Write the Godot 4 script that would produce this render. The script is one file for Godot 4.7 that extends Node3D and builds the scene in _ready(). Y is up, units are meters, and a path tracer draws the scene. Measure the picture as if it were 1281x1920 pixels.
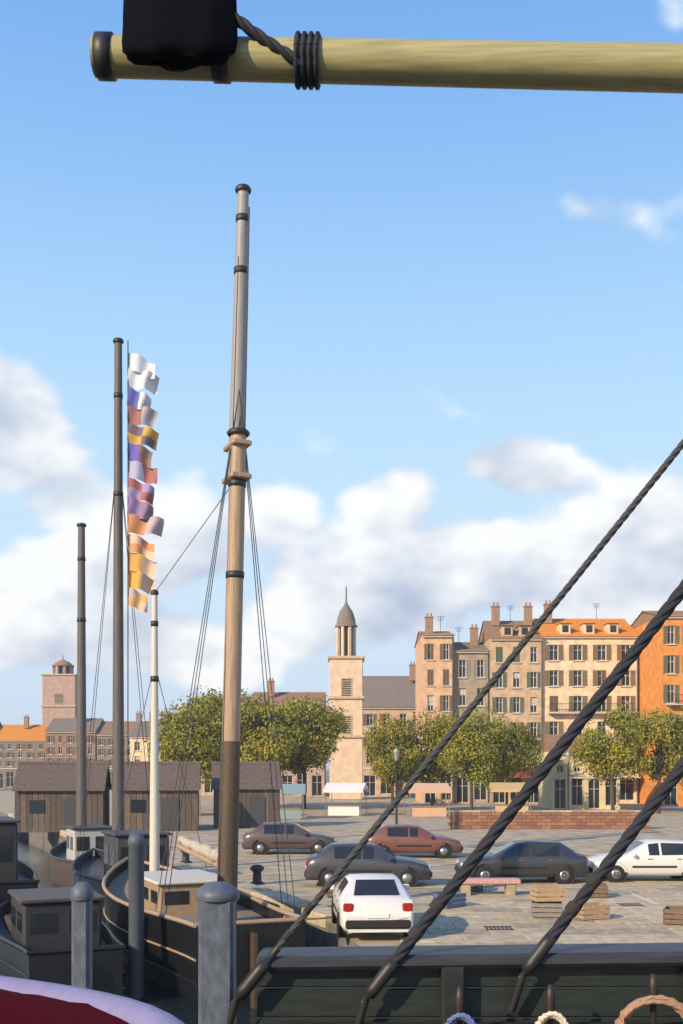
extends Node3D

const F := 2000.0       # focal length in photo pixels
const EYE := 4.0        # eye height over the quay
const WATER := -1.6
var rng := RandomNumberGenerator.new()
var M := {}
var used := {}

# ---------------------------------------------------------------- helpers
func P(x: float, y: float, d: float) -> Vector3:
	return Vector3((x - 640.5) / F * d, EYE + (1440.0 - y) / F * d, -d)

func lin(r: float, g: float, b: float) -> Color:
	return Color(r, g, b).linear_to_srgb()

func noise_tex(seed_: int, freq: float, oct: int, lo: Color, hi: Color, normal := false, size := 512) -> NoiseTexture2D:
	var n := FastNoiseLite.new()
	n.seed = seed_; n.frequency = freq; n.fractal_octaves = oct
	n.noise_type = FastNoiseLite.TYPE_SIMPLEX_SMOOTH
	var t := NoiseTexture2D.new()
	t.width = size; t.height = size; t.seamless = true; t.noise = n
	if normal:
		t.as_normal_map = true; t.bump_strength = 6.0
	else:
		var g := Gradient.new()
		g.set_color(0, lo); g.set_color(1, hi)
		t.color_ramp = g
	return t

func mat(key: String, c: Color, rough := 0.85, vary := 0.0, scale := 0.5, metal := 0.0) -> StandardMaterial3D:
	if M.has(key): return M[key]
	var m := StandardMaterial3D.new()
	m.albedo_color = c.linear_to_srgb(); m.roughness = rough; m.metallic = metal
	if vary > 0.0:
		var a := 1.0 - vary
		m.albedo_texture = grain(vary)
		m.albedo_color = (c * (1.0 / (0.5 + 0.5 * a))).linear_to_srgb()
		m.uv1_triplanar = true; m.uv1_world_triplanar = true
		m.uv1_scale = Vector3.ONE * scale
	M[key] = m
	return m

var grains := {}
func grain(v: float) -> Texture2D:
	var k := int(v * 20)
	if not grains.has(k):
		var a := 1.0 - v
		grains[k] = noise_tex(11 + k, 0.012, 6, Color(a, a, a).linear_to_srgb(), Color.WHITE)
	return grains[k]

func along(m: StandardMaterial3D, v: Vector3) -> StandardMaterial3D:
	m.uv1_scale = v
	return m

func S() -> SurfaceTool:
	var st := SurfaceTool.new()
	st.begin(Mesh.PRIMITIVE_TRIANGLES)
	st.set_smooth_group(-1)
	return st

func tri(st: SurfaceTool, a: Vector3, b: Vector3, c: Vector3):
	st.add_vertex(a); st.add_vertex(b); st.add_vertex(c)

func quad(st: SurfaceTool, a: Vector3, b: Vector3, c: Vector3, d: Vector3):
	tri(st, a, b, c); tri(st, a, c, d)

# box with a small chamfer-free body, any basis
func box(st: SurfaceTool, c: Vector3, s: Vector3, b := Basis.IDENTITY):
	var h := s * 0.5
	var p := []
	for i in 8:
		p.append(c + b * Vector3(h.x * (1 if i & 1 else -1), h.y * (1 if i & 2 else -1), h.z * (1 if i & 4 else -1)))
	for f in [[0, 2, 3, 1], [4, 5, 7, 6], [0, 4, 6, 2], [1, 3, 7, 5], [2, 6, 7, 3], [0, 1, 5, 4]]:
		quad(st, p[f[0]], p[f[1]], p[f[2]], p[f[3]])

# box with chamfered vertical and top edges
func cbox(st: SurfaceTool, c: Vector3, s: Vector3, ch: float, b := Basis.IDENTITY):
	var rings := []
	var hy := s.y * 0.5
	for lv in [[-hy, ch], [-hy + ch, 0.0], [hy - ch, 0.0], [hy, ch]]:
		var r := []
		var hx: float = s.x * 0.5 - lv[1]
		var hz: float = s.z * 0.5 - lv[1]
		for q in [[hx - ch, -hz], [hx, -hz + ch], [hx, hz - ch], [hx - ch, hz], [-hx + ch, hz], [-hx, hz - ch], [-hx, -hz + ch], [-hx + ch, -hz]]:
			r.append(c + b * Vector3(q[0], lv[0], q[1]))
		rings.append(r)
	loft(st, rings, true, true)

func loft(st: SurfaceTool, rings: Array, closed := true, caps := false):
	for i in rings.size() - 1:
		var a: Array = rings[i]
		var b: Array = rings[i + 1]
		var n: int = a.size()
		for j in (n if closed else n - 1):
			var k := (j + 1) % n
			quad(st, a[j], a[k], b[k], b[j])
	if caps:
		for e in [rings[0], rings[-1]]:
			for j in range(1, e.size() - 1):
				tri(st, e[0], e[j], e[j + 1])

func ring(c: Vector3, axis: Vector3, r: float, n: int) -> Array:
	var w := axis.normalized()
	var u := w.cross(Vector3.UP if abs(w.y) < 0.9 else Vector3.RIGHT).normalized()
	var v := w.cross(u)
	var o := []
	for i in n:
		var a := TAU * i / n
		o.append(c + (u * cos(a) + v * sin(a)) * r)
	return o

func tube(st: SurfaceTool, pts: Array, radii, n := 8, caps := true):
	st.set_smooth_group(1)
	var rs := []
	for i in pts.size():
		var ax: Vector3 = pts[min(i + 1, pts.size() - 1)] - pts[max(i - 1, 0)]
		rs.append(ring(pts[i], ax, radii[i] if radii is Array else radii, n))
	loft(st, rs, true)
	st.set_smooth_group(-1)
	if caps:
		for e in [rs[0], rs[-1]]:
			for j in range(1, n - 1): tri(st, e[0], e[j], e[j + 1])

func lathe(st: SurfaceTool, c: Vector3, prof: Array, n := 16, axis := Vector3.UP):
	st.set_smooth_group(1)
	var rs := []
	for p in prof: rs.append(ring(c + axis * p[1], axis, max(p[0], 0.0005), n))
	loft(st, rs, true)
	st.set_smooth_group(-1)

func done(st: SurfaceTool, called: String, m: Material, parent: Node = self) -> MeshInstance3D:
	st.generate_normals()
	return put(st.commit(), called, m, parent)

func put(mesh: Mesh, called: String, m: Material, parent: Node = self) -> MeshInstance3D:
	var o := MeshInstance3D.new()
	o.mesh = mesh; o.material_override = m
	o.name = numbered(called) if parent == self else called
	parent.add_child(o, true)
	return o

func numbered(n: String) -> String:
	used[n] = used.get(n, -1) + 1
	return n if used[n] == 0 else "%s_%03d" % [n, used[n]]

func tag(o: Node, label: String, category: String, group := "") -> Node:
	o.set_meta("label", label); o.set_meta("category", category)
	if group != "": o.set_meta("group", group)
	return o

func thing(called: String, label: String, category: String, at := Vector3.ZERO, turn := 0.0, group := "") -> Node3D:
	var o := Node3D.new()
	o.name = numbered(called); add_child(o)
	o.position = at; o.rotation.y = turn
	tag(o, label, category, group)
	return o

func setting(o: Node) -> Node:
	o.set_meta("kind", "structure"); return o

# ---------------------------------------------------------------- sky
func smooth(a: float, b: float, x: float) -> float:
	var t := clampf((x - a) / (b - a), 0.0, 1.0)
	return t * t * (3.0 - 2.0 * t)

func sky_image() -> Image:
	var W := 2048
	var H := 1024
	var g := Gradient.new()
	g.offsets = PackedFloat32Array([0.0, 0.09, 0.16, 0.2, 0.256, 0.333, 0.4, 0.55, 1.0])
	g.colors = PackedColorArray([Color("cfdfee"), Color("cfe6fa"), Color("c3e3fc"), Color("b9defb"), Color("a8d2fa"), Color("8dbdf3"), Color("77acec"), Color("5c95e2"), Color("3c76ca")])
	var n := FastNoiseLite.new()
	n.seed = 5; n.frequency = 5.0; n.fractal_octaves = 6; n.fractal_gain = 0.53
	n.noise_type = FastNoiseLite.TYPE_SIMPLEX_SMOOTH
	var big := FastNoiseLite.new()
	big.seed = 21; big.frequency = 1.1; big.fractal_octaves = 2
	# clouds: photo place of the middle, half sizes, amount
	var blobs := []
	for b in [[20, 800, 170, 150, 0.72], [90, 930, 240, 90, 0.6], [1000, 1080, 400, 125, 0.66], [800, 1120, 190, 130, 0.7],
			[1000, 885, 120, 55, 0.62], [1230, 1040, 170, 140, 0.66], [740, 945, 90, 70, 0.6], [1170, 400, 100, 55, 0.47],
			[600, 830, 70, 50, 0.33], [180, 1060, 400, 80, 0.6], [150, 1190, 500, 90, 0.64], [520, 960, 80, 70, 0.5],
			[560, 1140, 200, 80, 0.55], [1275, 0, 50, 30, 0.2], [400, 980, 120, 50, 0.34]]:
		var az := atan((b[0] - 640.5) / F)
		var k := F / cos(az)
		blobs.append([az, atan((1440.0 - b[1]) / k), b[2] / F, b[3] / F, b[4]])
	var data := PackedByteArray()
	data.resize(W * H * 3)
	for j in H:
		var el := PI * 0.5 - PI * (j + 0.5) / H
		var base := g.sample(clampf(el / (PI * 0.5), 0.0, 1.0))
		var up := sin(el)
		var ce := cos(el)
		if el < 0.0: base = Color("8a8d8e")
		for i in W:
			var c := base
			if el > -0.01 and el < 0.85:
				var az := wrapf(TAU * (i + 0.5) / W, -PI, PI)
				var bias := -0.12 + 0.26 * smooth(0.5, 0.05, el) + 0.25 * big.get_noise_3d(sin(az), el * 3.0, cos(az))
				if abs(az) < 0.5:
					var inside := smooth(0.5, 0.36, abs(az))
					var own := -0.42
					for b in blobs:
						var dx: float = (az - b[0]) / b[2]
						var dy: float = (el - b[1]) / b[3]
						var q := dx * dx + dy * dy
						if q < 6.0: own = maxf(own, -0.42 + b[4] * 1.25 * exp(-q * 0.7))
					bias = lerpf(bias, own, inside)
				var x := sin(az) * ce
				var z := -cos(az) * ce
				var v := n.get_noise_3d(x, up * 1.7, z) * 0.62 + bias
				var d := smooth(-0.06, 0.16, v)
				if d > 0.0:
					# light from the upper left: thinner cloud that way is brighter
					var v2 := n.get_noise_3d(x - 0.022, up * 1.7 + 0.045, z) * 0.62 + bias
					var lit := clampf(0.76 + (v - v2) * 2.0 - 0.24 * smooth(0.25, 0.6, v), 0.0, 1.0)
					var cc := Color("b4c1d8").lerp(Color("ffffff"), lit)
					c = base.lerp(cc, d * 0.94)
			var o := (j * W + i) * 3
			data[o] = int(clampf(c.r, 0, 1) * 255.0)
			data[o + 1] = int(clampf(c.g, 0, 1) * 255.0)
			data[o + 2] = int(clampf(c.b, 0, 1) * 255.0)
	return Image.create_from_data(W, H, false, Image.FORMAT_RGB8, data)

# ---------------------------------------------------------------- scene
func _ready():
	rng.seed = 77
	var cam := Camera3D.new()
	cam.name = "camera"; add_child(cam)
	cam.position = Vector3(0, EYE, 0)
	cam.set_frustum(0.1 * 1920.0 / F, Vector2(0, 0.1 * 480.0 / F), 0.1, 4000.0)
	var we := WorldEnvironment.new()
	we.name = "environment"
	var e := Environment.new()
	e.background_mode = Environment.BG_SKY
	var sk := Sky.new()
	var pm := PanoramaSkyMaterial.new()
	pm.panorama = ImageTexture.create_from_image(sky_image())
	sk.sky_material = pm
	e.sky = sk
	e.tonemap_mode = Environment.TONE_MAPPER_LINEAR
	e.tonemap_exposure = 1.15
	e.background_energy_multiplier = 0.91
	e.sdfgi_enabled = true; e.ssao_enabled = true; e.ssil_enabled = true
	e.fog_enabled = true
	e.fog_density = 0.0004
	e.fog_light_color = Color("d3e0ee")
	we.environment = e
	add_child(we)
	var sun := DirectionalLight3D.new()
	sun.name = "sun"; add_child(sun)
	sun.look_at_from_position(Vector3(-0.74, 0.52, 0.74), Vector3.ZERO)
	sun.light_energy = 1.6
	sun.light_color = Color(1.0, 0.90, 0.76)
	sun.light_angular_distance = 0.5
	sun.shadow_enabled = true
	materials()
	ground_and_water()
	town()
	trees()
	quay_things()
	boats()
	own_ship()

func materials():
	mat("stone", Color(0.44, 0.36, 0.235), 0.9, 0.45, 0.35)
	mat("stone_b", Color(0.48, 0.395, 0.265), 0.9, 0.45, 0.35)
	mat("stone_c", Color(0.34, 0.28, 0.19), 0.9, 0.5, 0.35)
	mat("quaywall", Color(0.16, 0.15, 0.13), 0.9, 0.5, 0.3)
	mat("white_paint", Color(0.72, 0.71, 0.68), 0.5, 0.12, 0.6)
	mat("glass", Color(0.02, 0.025, 0.03), 0.06)
	mat("frame", Color(0.50, 0.47, 0.42), 0.7)
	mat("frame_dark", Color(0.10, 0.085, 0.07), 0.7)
	mat("bark", Color(0.075, 0.055, 0.04), 0.95, 0.5, 1.2)
	mat("iron", Color(0.02, 0.02, 0.022), 0.5)
	mat("rubber", Color(0.015, 0.015, 0.016), 0.85)
	mat("rim", Color(0.35, 0.35, 0.36), 0.35, 0.0, 1.0, 0.8)
	mat("rope_dark", Color(0.016, 0.019, 0.03), 0.8, 0.4, 6.0)

func ground_and_water():
	# water
	var wm := StandardMaterial3D.new()
	wm.albedo_color = lin(0.012, 0.022, 0.03)
	wm.roughness = 0.06; wm.metallic_specular = 0.5
	wm.normal_enabled = true
	wm.normal_texture = noise_tex(3, 0.02, 4, Color.BLACK, Color.WHITE, true)
	wm.normal_scale = 0.7
	wm.uv1_triplanar = true; wm.uv1_world_triplanar = true
	wm.uv1_scale = Vector3(0.35, 0.35, 0.35)
	var pl := PlaneMesh.new()
	pl.size = Vector2(900, 260)
	var w := put(pl, "water", wm)
	w.position = Vector3(-200, WATER, -70)
	setting(w)
	# the ground beyond the harbour, one sheet to the horizon
	var st := S()
	quad(st, Vector3(-3000, -0.02, -186), Vector3(3000, -0.02, -186), Vector3(3000, -0.02, -3500), Vector3(-3000, -0.02, -3500))
	setting(done(st, "ground", mat("earth", Color(0.2, 0.18, 0.15), 0.95, 0.4, 0.05)))
	st = S()
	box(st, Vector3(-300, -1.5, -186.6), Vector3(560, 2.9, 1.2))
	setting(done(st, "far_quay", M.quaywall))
	# the quay: an apron with a slanting edge towards the basin
	var poly := [Vector2(3.6, -8.2), Vector2(60, -8.2), Vector2(220, -60), Vector2(220, -190), Vector2(-72.4, -190), Vector2(-0.4, -28), ]
	st = S()
	var idx := Geometry2D.triangulate_polygon(PackedVector2Array(poly))
	for i in range(0, idx.size(), 3):
		var a: Vector2 = poly[idx[i]]
		var b: Vector2 = poly[idx[i + 1]]
		var c: Vector2 = poly[idx[i + 2]]
		tri(st, Vector3(a.x, 0, a.y), Vector3(b.x, 0, b.y), Vector3(c.x, 0, c.y))
	var q: MeshInstance3D = done(st, "quay", mat("quaytop", Color(0.40, 0.325, 0.22), 0.92, 0.55, 0.12))
	setting(q)
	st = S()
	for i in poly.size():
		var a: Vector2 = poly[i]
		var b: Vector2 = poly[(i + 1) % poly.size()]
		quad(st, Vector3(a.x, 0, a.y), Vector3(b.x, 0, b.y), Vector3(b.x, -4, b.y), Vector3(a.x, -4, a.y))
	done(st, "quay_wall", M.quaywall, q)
	# coping stones along the edge and slabs on the near apron, each a stone of its own
	var dir := Vector2(-72.0, -162.0).normalized()
	var yaw := atan2(-dir.x, -dir.y)
	var cs := S()
	cbox(cs, Vector3(0, 0, 0), Vector3(0.8, 0.36, 1.44), 0.03)
	cs.generate_normals()
	var cm := cs.commit()
	for i in 46:
		var p := Vector2(-0.4, -28) + dir * (0.75 + i * 1.5) + Vector2(-dir.y, dir.x) * 0.36
		var o := put(cm, "coping_stone", [M.stone_b, M.stone_c, M.stone][i % 3], q)
		o.position = Vector3(p.x, -0.05 + rng.randf() * 0.012, p.y); o.rotation.y = yaw
	var ss := S()
	cbox(ss, Vector3.ZERO, Vector3(1.478, 0.1, 0.978), 0.012)
	ss.generate_normals()
	var sm := ss.commit()
	var mats := [M.stone, M.stone_b, M.stone_c, mat("stone_d", Color(0.44, 0.35, 0.225), 0.9, 0.5, 0.5)]
	for r in 18:
		for c in 15:
			var x := 0.6 + c * 1.5 + (0.75 if r % 2 else 0.0)
			var z := -21.0 - r
			var ex := -0.4 + 0.4444 * (z + 28.0)
			if z > -28.0: ex = -0.4 + (z + 28.0) * 0.2
			if x - 0.8 < ex + 0.9: continue
			var o := put(sm, "paving_slab", mats[rng.randi() % 4], q)
			o.position = Vector3(x, -0.035 + rng.randf() * 0.006, z)

# ---------------------------------------------------------------- town
func gable_roof(parent: Node, w: float, dep: float, eave: float, ridge: float, m: Material, over := 0.35):
	# stepped courses up both slopes, ridge parallel to the front
	var st := S()
	var n := 10
	var hw := w * 0.5 + 0.12
	for side in [1.0, -1.0]:
		var zc := -dep * 0.5
		for i in n:
			var t0 := float(i) / n
			var t1 := float(i + 1) / n
			var run := dep * 0.5 + over
			var z0: float = zc + side * run * (1.0 - t0)
			var z1: float = zc + side * run * (1.0 - t1)
			var y0 := lerpf(eave - 0.1, ridge, t0) + 0.06
			var y1 := lerpf(eave - 0.1, ridge, t1)
			quad(st, Vector3(-hw, y0, z0), Vector3(hw, y0, z0), Vector3(hw, y1, z1), Vector3(-hw, y1, z1))
			quad(st, Vector3(-hw, y0 - 0.09, z0), Vector3(hw, y0 - 0.09, z0), Vector3(hw, y0, z0), Vector3(-hw, y0, z0))
	for s in [-1.0, 1.0]:
		tri(st, Vector3(s * w * 0.5, eave, 0), Vector3(s * w * 0.5, ridge - 0.1, -dep * 0.5), Vector3(s * w * 0.5, eave, -dep))
	tube(st, [Vector3(-hw, ridge, -dep * 0.5), Vector3(hw, ridge, -dep * 0.5)], 0.16, 6)
	return done(st, "roof", m, parent)

# a house: front wall with real window openings; local z = 0 is the front
func house(called: String, label: String, at: Vector3, w: float, dep: float, eave: float, ridge: float, wall: Material, roof: Material, floors: int, cols: int, opt := {}):
	var t := thing(called, label, "building", at, opt.get("turn", 0.0), opt.get("group", ""))
	var st := S()
	var gf: float = opt.get("ground", 4.0)
	var fh := (eave - gf - 0.5) / maxf(floors, 1)
	var cw := w / cols
	var ww: float = opt.get("ww", minf(1.0, cw * 0.40))
	var x0 := -w * 0.5
	var rec := 0.22
	# ground floor and parapet strips
	var holes := []
	for c in cols:
		holes.append([x0 + cw * (c + 0.5), 0.35 if c % 2 else 0.05, minf(2.2, cw * 0.7), 2.9, c % 2 == 0])
	var rows := [[0.0, gf, holes]]
	for f in floors:
		var hs := []
		for c in cols:
			hs.append([x0 + cw * (c + 0.5), gf + fh * f + fh * 0.2, ww, fh * 0.62, false])
		rows.append([gf + fh * f, gf + fh * (f + 1), hs])
	for r in rows:
		var yb: float = r[0]
		var yt: float = r[1]
		for c in cols:
			var h: Array = r[2][c]
			var cx0 := x0 + cw * c
			var cx1 := cx0 + cw
			var hx0: float = h[0] - h[2] * 0.5
			var hx1: float = h[0] + h[2] * 0.5
			var hy0: float = h[1]
			var hy1: float = h[1] + h[3]
			quad(st, Vector3(cx0, yb, 0), Vector3(cx1, yb, 0), Vector3(cx1, hy0, 0), Vector3(cx0, hy0, 0))
			quad(st, Vector3(cx0, hy1, 0), Vector3(cx1, hy1, 0), Vector3(cx1, yt, 0), Vector3(cx0, yt, 0))
			quad(st, Vector3(cx0, hy0, 0), Vector3(hx0, hy0, 0), Vector3(hx0, hy1, 0), Vector3(cx0, hy1, 0))
			quad(st, Vector3(hx1, hy0, 0), Vector3(cx1, hy0, 0), Vector3(cx1, hy1, 0), Vector3(hx1, hy1, 0))
			var o := Vector3(0, 0, -rec)
			var k := [Vector3(hx0, hy0, 0), Vector3(hx1, hy0, 0), Vector3(hx1, hy1, 0), Vector3(hx0, hy1, 0)]
			for i in 4:
				quad(st, k[i], k[(i + 1) % 4], k[(i + 1) % 4] + o, k[i] + o)
			window(t, h, rec, opt, yb > 0.0)
	quad(st, Vector3(x0, eave - 0.5, 0), Vector3(-x0, eave - 0.5, 0), Vector3(-x0, eave, 0), Vector3(x0, eave, 0))
	# sides and back
	quad(st, Vector3(x0, 0, 0), Vector3(x0, eave, 0), Vector3(x0, eave, -dep), Vector3(x0, 0, -dep))
	quad(st, Vector3(-x0, 0, 0), Vector3(-x0, eave, 0), Vector3(-x0, eave, -dep), Vector3(-x0, 0, -dep))
	quad(st, Vector3(x0, 0, -dep), Vector3(x0, eave, -dep), Vector3(-x0, eave, -dep), Vector3(-x0, 0, -dep))
	done(st, "wall", wall, t)
	# cornice, string course
	st = S()
	box(st, Vector3(0, eave - 0.16, 0.12), Vector3(w - 0.02, 0.3, 0.24))
	done(st, "cornice", opt.get("trim", M.frame), t)
	st = S()
	box(st, Vector3(0, gf - 0.12, 0.06), Vector3(w - 0.02, 0.2, 0.12))
	done(st, "string_course", opt.get("trim", M.frame), t)
	var rf = gable_roof(t, w, dep, eave, ridge, roof)
	if floors > 3:
		st = S()
		tube(st, [Vector3(w * 0.5 - 0.14, 0.1, 0.09), Vector3(w * 0.5 - 0.14, eave - 0.5, 0.09), Vector3(w * 0.5 - 0.14, eave - 0.1, 0.32)], 0.055, 6)
		done(st, "drainpipe", M.iron if rng.randf() < 0.5 else mat("zinc", Color(0.25, 0.25, 0.25), 0.5), t)
		st = S()
		var ax0 := w * rng.randf_range(-0.3, 0.3)
		tube(st, [Vector3(ax0, ridge - 0.1, -dep * 0.5), Vector3(ax0, ridge + 2.0, -dep * 0.5)], 0.03, 5)
		for k in 4: tube(st, [Vector3(ax0 - 0.5 + 0.06 * k, ridge + 1.9 - 0.16 * k, -dep * 0.5), Vector3(ax0 + 0.5 - 0.06 * k, ridge + 1.9 - 0.16 * k, -dep * 0.5)], 0.018, 4)
		done(st, "antenna", M.iron, t)
		var bf := rng.randi() % 2 + 1
		st = S()
		var by := gf + fh * bf + fh * 0.2 - 0.2
		var bx := w * 0.44
		cbox(st, Vector3(0, by, 0.45), Vector3(bx * 2.0, 0.14, 0.88), 0.03)
		var bal := done(st, "balcony", opt.get("trim", M.frame), t)
		st = S()
		var nb := int(bx * 2.0 / 0.16)
		for k in nb + 1:
			box(st, Vector3(-bx + 0.04 + (bx * 2.0 - 0.08) * k / nb, by + 0.55, 0.84), Vector3(0.022, 0.95, 0.022))
		box(st, Vector3(0, by + 1.05, 0.84), Vector3(bx * 2.0, 0.05, 0.05))
		done(st, "railing", M.iron, bal)
		if ridge - eave > 2.0:
			for k in cols - 1:
				var dx := x0 + w * (k + 1.0) / cols
				st = S()
				cbox(st, Vector3(dx, eave + 0.75, -1.3), Vector3(1.2, 1.3, 2.0), 0.04)
				var dm := done(st, "dormer", wall, rf)
				st = S()
				cbox(st, Vector3(dx, eave + 1.46, -1.2), Vector3(1.45, 0.12, 2.3), 0.03)
				done(st, "dormer_roof", roof, rf)
				st = S()
				box(st, Vector3(dx, eave + 0.8, -0.295), Vector3(0.7, 0.8, 0.03))
				done(st, "dormer_window", M.glass, rf)
	for cx in opt.get("chimneys", [0.3]):
		st = S()
		var px: float = cx * w
		cbox(st, Vector3(px, ridge + 0.4, -dep * 0.36), Vector3(0.9, 2.2, 0.6), 0.04)
		cbox(st, Vector3(px, ridge + 1.55, -dep * 0.36), Vector3(1.05, 0.14, 0.75), 0.03)
		for s in [-0.22, 0.22]:
			lathe(st, Vector3(px + s, ridge + 1.6, -dep * 0.36), [[0.13, 0], [0.11, 0.45], [0.08, 0.45]], 8)
		done(st, "chimney", mat("chimney", Color(0.3, 0.19, 0.13), 0.9, 0.4, 0.6), rf)
	return t

func window(t: Node3D, h: Array, rec: float, opt: Dictionary, upper: bool):
	var wn := Node3D.new()
	wn.name = "window" if not h[4] else "door"
	t.add_child(wn, true)
	wn.position = Vector3(h[0], h[1], -rec)
	var w: float = h[2]
	var hh: float = h[3]
	var key := "win_%.2f_%.2f_%s" % [w, hh, upper]
	if not M.has(key):
		var f := S()
		var b := 0.08
		box(f, Vector3(-w * 0.5 + b * 0.5, hh * 0.5, 0.05), Vector3(b, hh, 0.06))
		box(f, Vector3(w * 0.5 - b * 0.5, hh * 0.5, 0.05), Vector3(b, hh, 0.06))
		box(f, Vector3(0, hh - b * 0.5, 0.05), Vector3(w - 2 * b, b, 0.06))
		box(f, Vector3(0, b * 0.5, 0.05), Vector3(w - 2 * b, b, 0.06))
		box(f, Vector3(0, hh * 0.5, 0.05), Vector3(0.07, hh - 2 * b, 0.055))
		box(f, Vector3(0, hh * 0.66, 0.05), Vector3(w - 2 * b, 0.05, 0.05))
		f.generate_normals()
		var g := S()
		quad(g, Vector3(-w * 0.5, 0, 0.02), Vector3(w * 0.5, 0, 0.02), Vector3(w * 0.5, hh, 0.02), Vector3(-w * 0.5, hh, 0.02))
		g.generate_normals()
		var s := S()
		box(s, Vector3(0, -0.06, rec + 0.04), Vector3(w + 0.3, 0.12, 0.2))
		s.generate_normals()
		var sh := S()
		for i in 11:
			var yy := hh * (i + 0.5) / 11.0
			box(sh, Vector3(0, yy, 0), Vector3(w * 0.46, hh / 11.0 * 0.8, 0.03), Basis(Vector3.RIGHT, 0.5))
		for sx in [-1, 1]: box(sh, Vector3(sx * w * 0.235, hh * 0.5, 0), Vector3(0.05, hh, 0.05))
		sh.generate_normals()
		M[key] = [f.commit(), g.commit(), s.commit(), sh.commit()]
	var ms: Array = M[key]
	put(ms[0], "frame", opt.get("frame", M.frame), wn)
	put(ms[1], "pane", M.glass, wn)
	if upper:
		put(ms[2], "sill", opt.get("trim", M.frame), wn)
		if opt.has("shutter") and rng.randf() < 0.85:
			var shut := rng.randf()
			for sx in [-1.0, 1.0]:
				var o := put(ms[3], "shutter", opt.shutter, wn)
				o.position = Vector3(sx * w * 0.76, 0, rec + 0.045)
				if shut < 0.14 or (shut < 0.22 and sx > 0): o.position = Vector3(sx * w * 0.24, 0, rec - 0.06)
		elif rng.randf() < 0.4:
			var bl := S()
			var bh := hh * rng.randf_range(0.3, 0.8)
			box(bl, Vector3(0, hh - bh * 0.5 - 0.04, 0.03), Vector3(w - 0.17, bh, 0.012))
			done(bl, "blind", mat("blind", Color(0.5, 0.46, 0.38), 0.9), wn)

func awning(label: String, at: Vector3, w: float, c: Color, key: String):
	var t := thing("awning", label, "awning", at)
	var st := S()
	var n := 10
	for i in n:
		var x0 := -w * 0.5 + w * i / n
		var x1 := x0 + w / n
		quad(st, Vector3(x0, 0.9, 0.02), Vector3(x1, 0.9, 0.02), Vector3(x1, 0, 2.2), Vector3(x0, 0, 2.2))
		quad(st, Vector3(x0, 0, 2.2), Vector3(x1, 0, 2.2), Vector3(x1 , -0.25 - 0.06 * (i % 2), 2.22), Vector3(x0, -0.25 - 0.06 * (i % 2), 2.22))
	done(st, "canvas", mat(key, c, 0.85, 0.15, 0.4), t)
	st = S()
	for s in [-1.0, 1.0]:
		tube(st, [Vector3(s * w * 0.49, 0.0, 0.02), Vector3(s * w * 0.49, -0.02, 2.18)], 0.03, 6)
	done(st, "arm", M.iron, t)

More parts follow.
